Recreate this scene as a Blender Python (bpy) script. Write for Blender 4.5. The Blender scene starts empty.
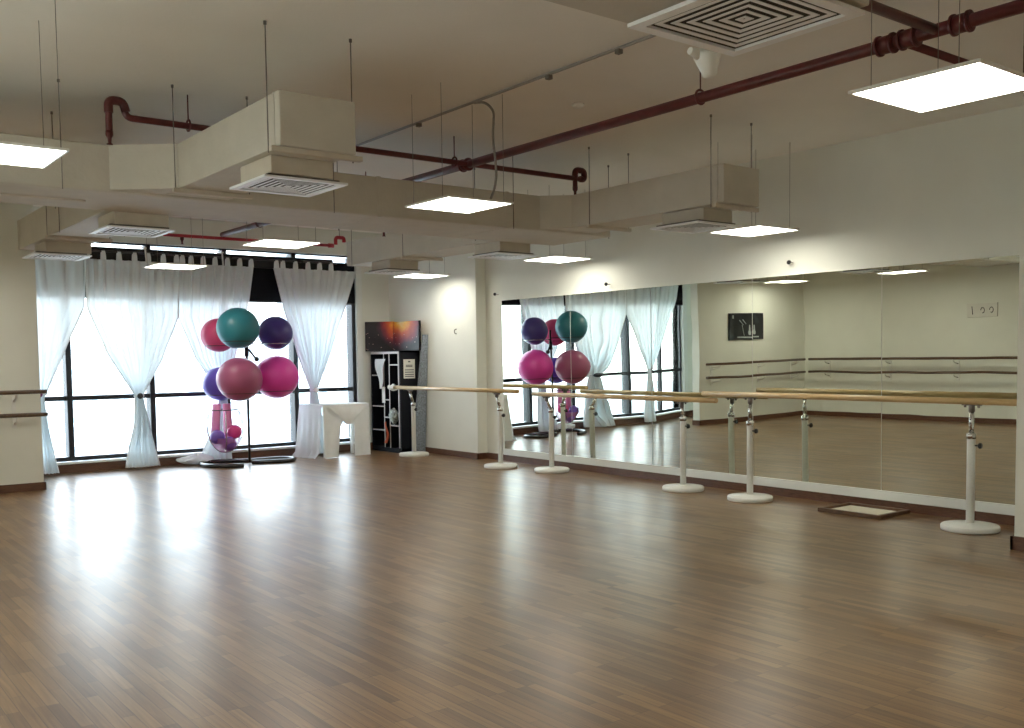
import bpy, bmesh, math, random
from mathutils import Vector, Matrix
random.seed(7)
PI = math.pi
scn = bpy.context.scene
C = scn.collection

# ------------------------------------------------------------------ helpers
class MB:
    """collects shapes in one bmesh"""
    def __init__(s): s.bm = bmesh.new()
    def box(s, x0, x1, y0, y1, z0, z1, bev=0.0):
        b = bmesh.new()
        vs = [b.verts.new((x, y, z)) for x in (x0, x1) for y in (y0, y1) for z in (z0, z1)]
        for f in ((0,1,3,2),(4,6,7,5),(0,4,5,1),(2,3,7,6),(0,2,6,4),(1,5,7,3)):
            b.faces.new([vs[i] for i in f])
        bmesh.ops.recalc_face_normals(b, faces=b.faces)
        if bev > 0:
            bmesh.ops.bevel(b, geom=list(b.edges), offset=bev, segments=2, affect='EDGES', profile=.5)
        s.merge(b); return s
    def merge(s, b):
        m = bpy.data.meshes.new('t'); b.to_mesh(m); b.free(); s.bm.from_mesh(m); bpy.data.meshes.remove(m)
    def quadbox(s, base, top):
        """hexahedron from 4 bottom and 4 top points"""
        b = bmesh.new()
        v = [b.verts.new(p) for p in list(base) + list(top)]
        b.faces.new(v[0:4]); b.faces.new(v[4:8])
        for i in range(4):
            j = (i+1) % 4; b.faces.new((v[i], v[j], v[4+j], v[4+i]))
        bmesh.ops.recalc_face_normals(b, faces=b.faces); s.merge(b); return s
    def tube(s, pts, r, n=12, closed=False, radii=None):
        pts = [Vector(p) for p in pts]; N = len(pts)
        rings = []; prev = None
        for i, p in enumerate(pts):
            if closed: t = pts[(i+1) % N] - pts[i-1]
            else: t = pts[min(i+1, N-1)] - pts[max(i-1, 0)]
            t.normalize()
            if prev is None:
                a = Vector((0, 0, 1)) if abs(t.z) < .9 else Vector((1, 0, 0))
                u = t.cross(a).normalized()
            else:
                u = (prev - t*prev.dot(t)).normalized()
            prev = u; w = t.cross(u)
            rr = radii[i] if radii else r
            rings.append([s.bm.verts.new(p + (u*math.cos(2*PI*k/n) + w*math.sin(2*PI*k/n))*rr) for k in range(n)])
        fs = []
        for i in range(N if closed else N-1):
            A = rings[i]; B = rings[(i+1) % N]
            for k in range(n):
                fs.append(s.bm.faces.new((A[k], A[(k+1) % n], B[(k+1) % n], B[k])))
        if not closed:
            fs.append(s.bm.faces.new(list(reversed(rings[0])))); fs.append(s.bm.faces.new(rings[-1]))
        for f in fs: f.smooth = len(f.verts) == 4
        return s
    def lathe(s, prof, c=(0, 0, 0), n=32, axis='z'):
        """prof: list of (r, h)"""
        c = Vector(c); rings = []
        def P(r, h, a):
            x, y = r*math.cos(a), r*math.sin(a)
            if axis == 'z': return c + Vector((x, y, h))
            if axis == 'x': return c + Vector((h, x, y))
            return c + Vector((x, h, y))
        for r, h in prof:
            if r < 1e-5: rings.append([s.bm.verts.new(P(0, h, 0))])
            else: rings.append([s.bm.verts.new(P(r, h, 2*PI*k/n)) for k in range(n)])
        for A, B in zip(rings, rings[1:]):
            for k in range(n):
                k2 = (k+1) % n
                if len(A) == 1 and len(B) == 1: continue
                if len(A) == 1: f = s.bm.faces.new((A[0], B[k2], B[k]))
                elif len(B) == 1: f = s.bm.faces.new((A[k], A[k2], B[0]))
                else: f = s.bm.faces.new((A[k], A[k2], B[k2], B[k]))
                f.smooth = True
        return s
    def sphere(s, c, r, nu=32, nv=20, sz=1.0, rib=0.0):
        prof = []
        for i in range(nv+1):
            a = -PI/2 + PI*i/nv
            rr = r*(1 + rib*math.cos(a*26) * (1 if abs(a) < 1.25 else 0))
            prof.append((rr*math.cos(a) if 0 < i < nv else 0, rr*math.sin(a)*sz))
        return s.lathe(prof, c, nu)
    def grid(s, fn, nu, nv, smooth=True):
        V = [[s.bm.verts.new(fn(i/nu, j/nv)) for i in range(nu+1)] for j in range(nv+1)]
        for j in range(nv):
            for i in range(nu):
                f = s.bm.faces.new((V[j][i], V[j][i+1], V[j+1][i+1], V[j+1][i])); f.smooth = smooth
        return s
    def build(s, name, mat, parent=None, loc=None, origin=None, recalc=True):
        if recalc: bmesh.ops.recalc_face_normals(s.bm, faces=s.bm.faces)
        if origin is not None:
            bmesh.ops.translate(s.bm, vec=-Vector(origin), verts=s.bm.verts)
        me = bpy.data.meshes.new(name); s.bm.to_mesh(me); s.bm.free()
        for m in (mat if isinstance(mat, (list, tuple)) else [mat]): me.materials.append(m)
        o = bpy.data.objects.new(name, me); C.objects.link(o)
        if origin is not None: o.location = origin
        if loc is not None: o.location = loc
        if parent is not None: o.parent = parent
        return o

def tag(o, label, cat, group=None, kind=None):
    if label: o['label'] = label
    if cat: o['category'] = cat
    if group: o['group'] = group
    if kind: o['kind'] = kind
    return o
def thing(name, label, cat, loc=(0, 0, 0), rz=0, group=None):
    o = bpy.data.objects.new(name, None); C.objects.link(o)
    o.empty_display_size = .1
    o.location = loc; o.rotation_euler = (0, 0, rz)
    return tag(o, label, cat, group)
def part(name, mb, mat, root, label=None):
    """mesh given in world coordinates -> child of an unrotated root"""
    o = mb.build(name, mat, None)
    o.data.transform(Matrix.Translation(-root.location))
    o.parent = root
    if label: o['label'] = label
    return o
def lpart(name, mb, mat, root, label=None):
    """mesh given in the root's local coordinates"""
    o = mb.build(name, mat, root)
    if label: o['label'] = label
    return o
def struct(name, mb, mat, label, cat='wall'):
    o = mb.build(name, mat); o['kind'] = 'structure'; tag(o, label, cat); return o
def copy_tree(o, parent=None):
    kids = list(o.children)
    c = o.copy(); C.objects.link(c)
    if parent is not None: c.parent = parent
    for k in kids: copy_tree(k, c)
    return c
def fillet(pts, r, n=6):
    """round the corners of a poly-line"""
    pts = [Vector(p) for p in pts]; out = [pts[0]]
    for a, b, c in zip(pts, pts[1:], pts[2:]):
        u = (a-b); v = (c-b); d = min(r, u.length*.49, v.length*.49)
        p0 = b+u.normalized()*d; p1 = b+v.normalized()*d
        for i in range(n+1):
            t = i/n; out.append(p0*(1-t)**2 + b*2*t*(1-t) + p1*t*t)
    out.append(pts[-1]); return out

# ------------------------------------------------------------------ materials
def new_mat(name):
    m = bpy.data.materials.new(name); m.use_nodes = True
    nt = m.node_tree; return m, nt, nt.nodes['Principled BSDF']
def pmat(name, col, rough=.5, metal=0, spec=.5, noise=0, nscale=8, bump=0, bscale=60, coat=0, sub=0):
    m, nt, b = new_mat(name)
    b.inputs['Base Color'].default_value = (*col, 1); b.inputs['Roughness'].default_value = rough
    b.inputs['Metallic'].default_value = metal; b.inputs['Specular IOR Level'].default_value = spec
    b.inputs['Coat Weight'].default_value = coat; b.inputs['Coat Roughness'].default_value = .15
    tc = nt.nodes.new('ShaderNodeTexCoord')
    if noise:
        n = nt.nodes.new('ShaderNodeTexNoise'); n.inputs['Scale'].default_value = nscale; n.inputs['Detail'].default_value = 5
        r = nt.nodes.new('ShaderNodeValToRGB')
        r.color_ramp.elements[0].position = .3; r.color_ramp.elements[1].position = .7
        r.color_ramp.elements[0].color = (*[c*(1-noise) for c in col], 1)
        r.color_ramp.elements[1].color = (*[min(1, c*(1+noise)) for c in col], 1)
        nt.links.new(tc.outputs['Object'], n.inputs['Vector']); nt.links.new(n.outputs['Fac'], r.inputs['Fac'])
        nt.links.new(r.outputs['Color'], b.inputs['Base Color'])
    if bump:
        n2 = nt.nodes.new('ShaderNodeTexNoise'); n2.inputs['Scale'].default_value = bscale; n2.inputs['Detail'].default_value = 3
        bp = nt.nodes.new('ShaderNodeBump'); bp.inputs['Strength'].default_value = bump; bp.inputs['Distance'].default_value = .01
        nt.links.new(tc.outputs['Object'], n2.inputs['Vector']); nt.links.new(n2.outputs['Fac'], bp.inputs['Height'])
        nt.links.new(bp.outputs['Normal'], b.inputs['Normal'])
    return m
M = {}
M['wall'] = pmat('wall_paint', (.80, .81, .735), .75, noise=.02, nscale=2.5, bump=.05, bscale=90, spec=.3)
M['ceil'] = pmat('ceiling_paint', (.82, .79, .73), .85, noise=.03, nscale=1.2, bump=.15, bscale=40, spec=.2)
M['duct'] = pmat('duct_cladding', (.59, .55, .475), .7, noise=.04, nscale=5, bump=.25, bscale=30, spec=.3)
M['neck'] = pmat('duct_neck', (.60, .54, .45), .7, noise=.05, nscale=9, spec=.3)
M['white'] = pmat('white_enamel', (.80, .80, .76), .35, noise=.02)
M['whitetrim'] = pmat('white_trim', (.78, .80, .76), .5, noise=.03, nscale=3)
M['diff'] = pmat('diffuser_aluminium', (.90, .91, .92), .4, metal=.0, noise=.02)
M['dark'] = pmat('dark_void', (.03, .028, .025), .8, noise=.1)
M['greyflange'] = pmat('grey_flange', (.16, .15, .14), .6, metal=.2, noise=.1)
M['rod'] = pmat('threaded_rod', (.20, .18, .16), .6, metal=.2, noise=.1, nscale=60)
M['chrome'] = pmat('chrome', (.62, .62, .60), .18, metal=1, noise=.03)
M['black'] = pmat('black_plastic', (.012, .012, .014), .45, noise=.1)
M['blackmet'] = pmat('black_steel', (.02, .02, .024), .3, spec=.6, noise=.1, coat=.4)
M['red'] = pmat('red_pipe_paint', (.10, .013, .014), .45, noise=.25, nscale=14, coat=.15)
M['redbright'] = pmat('bright_red_paint', (.42, .02, .03), .45, noise=.1)
M['frame'] = pmat('window_frame_black', (.012, .013, .017), .5, noise=.1)
M['blind'] = pmat('blackout_blind', (.012, .013, .016), .9, noise=.1, spec=.1)
M['cable'] = pmat('grey_conduit', (.30, .28, .25), .6, noise=.08)
M['foam'] = pmat('pink_foam', (.80, .28, .55), .5, noise=.04)
M['paper'] = pmat('paper', (.75, .74, .68), .8, noise=.03)
M['ink'] = pmat('grey_ink', (.12, .12, .12), .8, noise=.05)
M['mat'] = pmat('grey_foam_mat', (.22, .25, .29), .85, noise=.45, nscale=55, bump=.3)
M['cabinet'] = pmat('black_laminate', (.008, .009, .014), .6, noise=.1, spec=.25)
M['edge'] = pmat('light_shelf_edge', (.50, .46, .44), .5, noise=.05)
M['coral'] = pmat('coral_box', (.78, .16, .17), .6, noise=.05)
M['orange'] = pmat('orange_fabric', (.68, .16, .08), .8, noise=.1)
M['whitecloth'] = pmat('white_cloth', (.80, .82, .82), .9, noise=.03, bump=.15, bscale=120)
M['purplebtn'] = pmat('purple_button', (.22, .05, .16), .5, noise=.05)
M['canvas'] = pmat('raw_canvas', (.72, .68, .56), .9, noise=.05, nscale=20)
M['oldwood'] = pmat('walnut_frame', (.12, .06, .03), .5, noise=.3, nscale=12)

def wood(name, c1, c2, rough, scale=(1, 1, 1), coat=0):
    m, nt, b = new_mat(name); tc = nt.nodes.new('ShaderNodeTexCoord'); mp = nt.nodes.new('ShaderNodeMapping')
    mp.inputs['Scale'].default_value = scale
    n = nt.nodes.new('ShaderNodeTexNoise'); n.inputs['Scale'].default_value = 5; n.inputs['Detail'].default_value = 6; n.inputs['Distortion'].default_value = .6
    r = nt.nodes.new('ShaderNodeValToRGB'); r.color_ramp.elements[0].color = (*c1, 1); r.color_ramp.elements[1].color = (*c2, 1)
    r.color_ramp.elements[0].position = .3; r.color_ramp.elements[1].position = .7
    nt.links.new(tc.outputs['Object'], mp.inputs['Vector']); nt.links.new(mp.outputs['Vector'], n.inputs['Vector'])
    nt.links.new(n.outputs['Fac'], r.inputs['Fac']); nt.links.new(r.outputs['Color'], b.inputs['Base Color'])
    b.inputs['Roughness'].default_value = rough; b.inputs['Coat Weight'].default_value = coat
    return m
M['barre'] = wood('varnished_beech', (.50, .34, .15), (.66, .47, .24), .35, (8, .8, 8), .3)
M['rail'] = wood('brown_wall_rail', (.07, .038, .018), (.13, .07, .033), .4, (8, .8, 8), .2)
M['skirt'] = wood('dark_skirting', (.085, .035, .02), (.16, .07, .038), .4, (3, 3, 20), .2)

def floor_mat():
    m, nt, b = new_mat('strip_parquet'); L = nt.links
    tc = nt.nodes.new('ShaderNodeTexCoord'); mp = nt.nodes.new('ShaderNodeMapping')
    mp.inputs['Rotation'].default_value = (0, 0, PI/2)
    L.new(tc.outputs['Object'], mp.inputs['Vector'])
    def brick(c1, c2, mort, w, bias=0.0):
        k = nt.nodes.new('ShaderNodeTexBrick'); k.offset = .37; k.offset_frequency = 3
        k.inputs['Color1'].default_value = (*c1, 1); k.inputs['Color2'].default_value = (*c2, 1); k.inputs['Mortar'].default_value = (*mort, 1)
        k.inputs['Scale'].default_value = 1; k.inputs['Brick Width'].default_value = w; k.inputs['Row Height'].default_value = 0.052
        k.inputs['Mortar Size'].default_value = .0011; k.inputs['Mortar Smooth'].default_value = .2; k.inputs['Bias'].default_value = bias
        L.new(mp.outputs['Vector'], k.inputs['Vector']); return k
    k1 = brick((.27, .155, .064), (.135, .070, .029), (.05, .025, .013), .55)
    mp2 = nt.nodes.new('ShaderNodeMapping'); mp2.inputs['Scale'].default_value = (60, 2.4, 1)
    L.new(tc.outputs['Object'], mp2.inputs['Vector'])
    n = nt.nodes.new('ShaderNodeTexNoise'); n.inputs['Scale'].default_value = 1; n.inputs['Detail'].default_value = 6; n.inputs['Distortion'].default_value = .8
    L.new(mp2.outputs['Vector'], n.inputs['Vector'])
    r = nt.nodes.new('ShaderNodeValToRGB'); r.color_ramp.elements[0].position = .25; r.color_ramp.elements[1].position = .8
    r.color_ramp.elements[0].color = (.66, .62, .58, 1); r.color_ramp.elements[1].color = (1.2, 1.2, 1.2, 1)
    L.new(n.outputs['Fac'], r.inputs['Fac'])
    mx = nt.nodes.new('ShaderNodeMix'); mx.data_type = 'RGBA'; mx.blend_type = 'MULTIPLY'; mx.inputs[0].default_value = 1
    L.new(k1.outputs['Color'], mx.inputs[6]); L.new(r.outputs['Color'], mx.inputs[7])
    L.new(mx.outputs[2], b.inputs['Base Color'])
    n3 = nt.nodes.new('ShaderNodeTexNoise'); n3.inputs['Scale'].default_value = 1.3; n3.inputs['Detail'].default_value = 4
    L.new(tc.outputs['Object'], n3.inputs['Vector'])
    mr = nt.nodes.new('ShaderNodeMapRange'); mr.inputs['To Min'].default_value = .26; mr.inputs['To Max'].default_value = .40
    L.new(n3.outputs['Fac'], mr.inputs['Value']); L.new(mr.outputs['Result'], b.inputs['Roughness'])
    bp = nt.nodes.new('ShaderNodeBump'); bp.inputs['Strength'].default_value = .12; bp.inputs['Distance'].default_value = .004
    L.new(k1.outputs['Fac'], bp.inputs['Height']); bp.invert = True
    L.new(bp.outputs['Normal'], b.inputs['Normal'])
    b.inputs['Specular IOR Level'].default_value = .5
    b.inputs['Coat Weight'].default_value = .15; b.inputs['Coat Roughness'].default_value = .22
    return m
M['floor'] = floor_mat()

def mirror_mat():
    m, nt, b = new_mat('silvered_mirror')
    b.inputs['Base Color'].default_value = (.80, .84, .76, 1); b.inputs['Metallic'].default_value = 1; b.inputs['Roughness'].default_value = .0
    tc = nt.nodes.new('ShaderNodeTexCoord'); n = nt.nodes.new('ShaderNodeTexNoise'); n.inputs['Scale'].default_value = 1.6; n.inputs['Detail'].default_value = 1
    bp = nt.nodes.new('ShaderNodeBump'); bp.inputs['Strength'].default_value = .08; bp.inputs['Distance'].default_value = .01
    nt.links.new(tc.outputs['Object'], n.inputs['Vector']); nt.links.new(n.outputs['Fac'], bp.inputs['Height']); nt.links.new(bp.outputs['Normal'], b.inputs['Normal'])
    return m
M['mirror'] = mirror_mat()

def emis(name, col, s):
    m = bpy.data.materials.new(name); m.use_nodes = True; nt = m.node_tree; nt.nodes.clear()
    e = nt.nodes.new('ShaderNodeEmission'); e.inputs['Color'].default_value = (*col, 1); e.inputs['Strength'].default_value = s
    o = nt.nodes.new('ShaderNodeOutputMaterial'); nt.links.new(e.outputs[0], o.inputs['Surface']); return m
M['led'] = emis('led_diffuser', (1.0, .955, .83), 7.6)

def sheer(name, col, transp, transl, glossy=0):
    m = bpy.data.materials.new(name); m.use_nodes = True; nt = m.node_tree; nt.nodes.clear(); L = nt.links
    d = nt.nodes.new('ShaderNodeBsdfDiffuse'); d.inputs['Color'].default_value = (*col, 1)
    t = nt.nodes.new('ShaderNodeBsdfTranslucent'); t.inputs['Color'].default_value = (*col, 1)
    tr = nt.nodes.new('ShaderNodeBsdfTransparent')
    tc = nt.nodes.new('ShaderNodeTexCoord'); n = nt.nodes.new('ShaderNodeTexNoise'); n.inputs['Scale'].default_value = 30
    L.new(tc.outputs['Object'], n.inputs['Vector'])
    mr = nt.nodes.new('ShaderNodeMapRange'); mr.inputs['To Min'].default_value = transp*.85; mr.inputs['To Max'].default_value = transp*1.15
    L.new(n.outputs['Fac'], mr.inputs['Value'])
    a = nt.nodes.new('ShaderNodeMixShader'); a.inputs[0].default_value = transl
    L.new(d.outputs[0], a.inputs[1]); L.new(t.outputs[0], a.inputs[2])
    c = nt.nodes.new('ShaderNodeMixShader'); L.new(mr.outputs[0], c.inputs[0]); L.new(a.outputs[0], c.inputs[1]); L.new(tr.outputs[0], c.inputs[2])
    o = nt.nodes.new('ShaderNodeOutputMaterial'); L.new(c.outputs[0], o.inputs['Surface']); return m
M['sheer'] = sheer('sheer_voile', (.91, .945, .96), .035, .21)
M['cream'] = sheer('cream_fill_shade', (.95, .90, .80), .12, .75)  # only for the added side window, warms and dims its light
M['netting'] = sheer('pink_netting', (.80, .35, .58), .55, .5)
M['tcloth'] = sheer('table_cloth_fabric', (.82, .84, .84), .02, .3)

def glass_mat():
    m = bpy.data.materials.new('window_glass'); m.use_nodes = True; nt = m.node_tree; nt.nodes.clear(); L = nt.links
    tr = nt.nodes.new('ShaderNodeBsdfTransparent'); tr.inputs['Color'].default_value = (.95, .98, .98, 1)
    g = nt.nodes.new('ShaderNodeBsdfGlossy'); g.inputs['Roughness'].default_value = .02
    f = nt.nodes.new('ShaderNodeFresnel'); f.inputs['IOR'].default_value = 1.35
    mx = nt.nodes.new('ShaderNodeMixShader'); L.new(f.outputs[0], mx.inputs[0]); L.new(tr.outputs[0], mx.inputs[1]); L.new(g.outputs[0], mx.inputs[2])
    o = nt.nodes.new('ShaderNodeOutputMaterial'); L.new(mx.outputs[0], o.inputs['Surface']); return m
M['glass'] = glass_mat()

def ball_mat(name, col):
    m = pmat(name, col, .38, noise=.05, nscale=3, spec=.5); return m

# ------------------------------------------------------------------ room shell
XL, XW, YB, YW, ZC = -.45, 8.17, -3.0, 13.6, 3.43     # left wall, mirror wall, back wall, window wall, ceiling
XC, YC = 8.0, 11.2                                      # projecting wall section
SX, SY = 2.48, 12.0                                     # stub wall corner
struct('floor', MB().box(XL-.2, XW+.2, YB-.2, YW+.45, -.12, 0), M['floor'], 'glossy brown strip parquet floor of the dance studio', 'floor')
struct('ceiling', MB().box(XL-.2, XW+.2, YB-.2, YW+.45, ZC, ZC+.15), M['ceil'], 'plain beige painted slab ceiling above ducts and pipes', 'ceiling')
struct('wall_right', MB().box(XW, XW+.2, YB, YC+.02, 0, ZC), M['wall'], 'long off-white wall carrying the mirrors', 'wall')
struct('wall_corner', MB().box(XC, XW+.2, YC, YW+.25, 0, ZC), M['wall'], 'projecting white wall section beside the black cabinet', 'wall')
struct('wall_left', MB().box(XL-.2, XL, YB, 2.4, 0, ZC).box(XL-.2, XL, 7.2, SY+.02, 0, ZC).box(XL-.2, XL, 2.4, 7.2, 0, .85).box(XL-.2, XL, 2.4, 7.2, 2.75, ZC), M['wall'], 'off-white side wall with rails, opposite the mirrors', 'wall')
struct('wall_stub', MB().box(XL-.2, SX, SY, SY+.14, 0, ZC), M['wall'], 'off-white partition wall at left of the curtained window', 'wall')
struct('wall_back', MB().box(XL-.2, XW+.2, YB-.2, YB, 0, ZC), M['wall'], 'off-white wall behind the camera', 'wall')
WX0 = .95
mb = MB().box(WX0, 7.50, YW, YW+.25, 3.05, ZC); mb.box(WX0, 7.5, YW, YW+.25, -.1, .10); mb.box(7.50, XC, YW, YW+.25, 0, ZC); mb.box(XL-.2, WX0, YW, YW+.25, 0, ZC); mb.box(XL-.2, XL, SY+.14, YW, 0, ZC)
struct('wall_front', mb, M['wall'], 'white wall around the wide window', 'wall')
struct('column', MB().box(7.17, XW, 2.4, 3.33, 0, ZC), M['wall'], 'white column at the right edge in front of the last mirror', 'column')
# baseboards
struct('baseboard_right', MB().box(XW-.022, XW, 3.33, YC, 0, .085), M['skirt'], 'dark wood baseboard below the white strip under the mirrors', 'baseboard')
struct('baseboard_corner', MB().box(XC-.018, XC, YC-.018, YW, 0, .085).box(XC-.018, XW-.022, YC-.018, YC, 0, .085), M['skirt'], 'dark wood baseboard wrapping the projecting wall', 'baseboard')
struct('baseboard_stub', MB().box(XL, SX+.02, SY-.02, SY, 0, .09).box(SX, SX+.02, SY-.02, SY+.14, 0, .09), M['skirt'], 'dark wood baseboard under the left wall rails', 'baseboard')
struct('baseboard_left', MB().box(XL, XL+.02, YB, SY-.02, 0, .09), M['skirt'], 'dark wood baseboard along the side wall', 'baseboard')
struct('baseboard_front', MB().box(XL, XC-.018, YW-.03, YW, 0, .115), M['skirt'], 'dark brown wood skirting under the window', 'baseboard')
struct('baseboard_column', MB().box(7.15, 7.17, 2.38, 3.35, 0, .10).box(7.15, XW-.022, 3.33, 3.35, 0, .10).box(7.15, XW, 2.38, 2.4, 0, .10), M['skirt'], 'dark wood baseboard around the right column', 'baseboard')
struct('trim_1', MB().box(XW-.032, XW, 3.35, 10.78, .085, .172, .003), M['whitetrim'], 'white strip running below the wall mirrors', 'trim')
struct('trim_2', MB().box(WX0, 7.5, YW-.06, YW+.02, .115, .145, .004), M['whitetrim'], 'pale sill ledge below the window frames', 'trim')
struct('trim_3', MB().box(7.40, 7.50, YW-.03, YW+.1, .145, 3.05, .004), M['whitetrim'], 'white jamb at the right end of the window', 'trim')

struct('trim_4', MB().box(WX0-.02, WX0+.10, YW-.03, YW+.1, .145, 3.05, .004), M['whitetrim'], 'white jamb at the left end of the window', 'trim')
# ------------------------------------------------------------------ window
win = MB()
W0 = WX0+.10
win.box(W0, 7.4, YW+.06, YW+.12, .145, .20); win.box(W0, 7.4, YW+.06, YW+.12, 3.03, 3.05); win.box(W0, W0+.05, YW+.06, YW+.12, .2, 3.03)
w = win.build('window_1', M['frame']); w['kind'] = 'structure'; tag(w, 'wide black framed window behind the white curtains', 'window')
mull = [2.10, 3.17, 4.24, 5.31, 6.38, 7.375]
for x in mull:
    MB().box(x-.035, x+.035, YW+.02, YW+.21, .2, 3.03, .004).build('mullion', M['frame'], w)
MB().box(W0, 7.4, YW+.045, YW+.125, .945, 1.005, .004).build('transom', M['frame'], w)
xs = [W0+.05] + mull
for a, b in zip(xs, xs[1:]):
    for z0, z1 in ((.2, .945), (1.005, 3.03)):
        MB().box(a+.03, b-.03, YW+.082, YW+.088, z0, z1).build('glass_pane', M['glass'], w)

xa, xb = XL-.15, XL-.09  # unseen side window, added to brighten the upper walls and ceiling
w2 = MB().box(xa, xb, 2.4, 7.2, .85, .90).box(xa, xb, 2.4, 7.2, 2.70, 2.75).box(xa, xb, 2.4, 2.45, .9, 2.7).box(xa, xb, 7.15, 7.2, .9, 2.7).build('fill_window', M['frame'])
w2['kind'] = 'structure'; tag(w2, 'wide black framed fill window added out of view in the side wall facing the mirrors', 'window')
for y in (4.0, 5.6): MB().box(xa, xb, y-.03, y+.03, .9, 2.7).build('mullion', M['frame'], w2)
for a, b in ((2.45, 3.97), (4.03, 5.57), (5.63, 7.15)): MB().box(XL-.123, XL-.117, a, b, .9, 2.7).build('glass_pane', M['glass'], w2)
t = thing('roller_blind', 'cream translucent shade added out of view over the side fill window to warm its light', 'blind', (XL-.06, 4.8, .85))  # unseen blind, added to soften and warm light from the added window
part('fill_shade_fabric', MB().box(XL-.062, XL-.060, 2.44, 7.16, .88, 2.70), M['cream'], t)
part('fill_shade_roller', MB().tube([(XL-.06, 2.42, 2.71), (XL-.06, 7.18, 2.71)], .022, 12), M['white'], t)
# blackout roller blind
t = thing('roller_blind', 'black roller blind drawn across the top of the window', 'blind', (5, YW-.08, 2.31))
part('blind_fabric', MB().box(W0, 7.38, YW-.012, YW-.006, 2.31, 2.93), M['blind'], t)
part('bottom_bar', MB().box(W0, 7.38, YW-.018, YW-.002, 2.29, 2.315, .003), M['frame'], t)
part('blind_cassette', MB().box(W0, 6.98, YW-.09, YW-.004, 2.79, 2.965, .012), M['black'], t)

# curtain rod + white light rail above it
yr = YW-.17
t = thing('curtain_rod', 'thin black curtain rod along the top of the window', 'curtain rod', (5.1, yr, 2.93))
part('rod', MB().tube([(W0, yr, 2.895), (7.0, yr, 2.90)], .014), M['blackmet'], t)
for x in (3.4, 4.25, 5.33, 6.42):
    part('bracket', MB().box(x-.015, x+.015, yr-.02, YW-.1, 2.885, 2.93), M['black'], t)
for x, lab in ((4.13, 'white blind cord dropping over the second curtain'), (5.19, 'white blind cord dropping over the third curtain')):
    t = thing('blind_cord', lab, 'cord', (x, yr-.05, 2.98), 0, 'white cords above the curtains')
    part('cord', MB().tube([(x, yr-.04, 2.97), (x+.012, yr-.04, 2.77)], .011), M['white'], t)
    part('cord_bracket', MB().box(x-.02, x+.02, yr-.05, YW-.09, 2.955, 2.975, .004), M['white'], t)

# ------------------------------------------------------------------ curtains
def interp(tab, z):
    for (z0, v0), (z1, v1) in zip(tab, tab[1:]):
        if z0 >= z >= z1:
            k = (z0-z)/(z0-z1) if z0 != z1 else 0
            k = k*k*(3-2*k)*.12 + k*.88
            return v0+(v1-v0)*k
    return tab[-1][1]
def curtain(label, L_, R_, ztop, zbot, nf, yc, tabs, tie, seed, btn='black', tiez=1.0):
    root = thing('curtain', label, 'curtain', (tie, yc, zbot), 0, 'white sheer curtains along the window')
    rnd = random.Random(seed); ph = [rnd.random()*6 for _ in range(4)]
    def fn(u, v):
        z = ztop+(zbot-ztop)*v
        l, r = interp(L_, z), interp(R_, z); wd = r-l
        x = l+wd*u + .010*math.sin(u*nf*4*PI+ph[1])*min(1, wd)
        amp = .022 + .05*max(0, (1-wd/1.0))
        d = abs(z-tiez); amp *= min(1, .35 + d*1.3)
        y = yc + amp*math.sin(u*nf*2*PI+ph[0]+.5*math.sin(z*1.3+ph[2])) + .4*amp*math.sin(u*nf*3.4*PI+ph[3]+z)
        if z < .25: y -= (.25-z)*.35*(1-abs(u-.5))
        return (x, y, z)
    part('curtain_fabric', MB().grid(fn, 150, 90), M['sheer'], root)
    for u_ in (0.0, 1.0):
        part('hem', MB().tube([fn(u_, j/60) for j in range(61)], .009, 6), M['whitecloth'], root)
    for x in tabs:
        def tf(u, v, x=x):
            a = PI*1.0*v
            w_ = .021 + .016*(1-abs(2*v-1))*0
            return (x+(u-.5)*2*w_*(1+.55*abs(2*v-1)**3), yr-.022*math.cos(a), 2.80+(.112)*math.sin(a)**.45 if 0 < v < 1 else 2.785)
        part('curtain_tab', MB().grid(tf, 3, 16), M['sheer'], root)
    # tie band round the gathered waist
    wl, wr = interp(L_, tiez), interp(R_, tiez)
    rx = (wr-wl)/2+.012; cx = (wl+wr)/2
    pts = [(cx+rx*math.cos(a*PI/10), yc+.045*math.sin(a*PI/10), tiez) for a in range(20)]
    part('tie_band', MB().tube(pts, .012, 8, closed=True), M['whitecloth'], root)
    part('tie_button', MB().lathe([(0, -.02), (.03, -.018), (.04, 0), (.03, .012), (0, .016)], (cx, yc-.055, tiez), 20, 'y'), M[btn], root)
    return root
c = .985
curtain('sheer white curtain tied with a purple button beside the partition wall edge',
        [(2.79, 1.30), (2.4, 1.45), (1.6, 2.15), (c, 2.72), (.6, 2.66), (.03, 2.60)],
        [(2.79, 3.40), (2.17, 3.36), (1.6, 3.10), (c, 2.82), (.6, 2.86), (.03, 2.96)], 2.79, .03, 9, yr+.03, [1.35, 1.55, 1.78, 2.0, 2.2, 2.38, 2.56, 2.75, 2.94, 3.13, 3.32], 2.77, 1, 'purplebtn', c+.06)
curtain('sheer white curtain tied at its middle, second from the partition wall',
        [(2.79, 3.38), (2.17, 3.38), (1.6, 3.60), (c, 3.95), (.6, 3.93), (.03, 3.78)],
        [(2.79, 4.60), (2.05, 4.56), (1.5, 4.33), (c, 4.04), (.6, 4.11), (.03, 4.22)], 2.79, .03, 11, yr, [3.40, 3.60, 3.80, 4.00, 4.18, 4.38, 4.56], 4.0, 2, 'black', c)
curtain('sheer white curtain hanging behind the stand of exercise balls',
        [(2.79, 4.60), (2.05, 4.58), (1.5, 4.80), (c, 5.13), (.6, 5.08), (.03, 4.80)],
        [(2.79, 5.68), (2.3, 5.60), (1.6, 5.40), (c, 5.22), (.6, 5.24), (.03, 5.26)], 2.79, .03, 10, yr+.03, [4.64, 4.76, 4.93, 5.10, 5.28, 5.46, 5.63], 5.17, 3, 'black', c)
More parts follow.
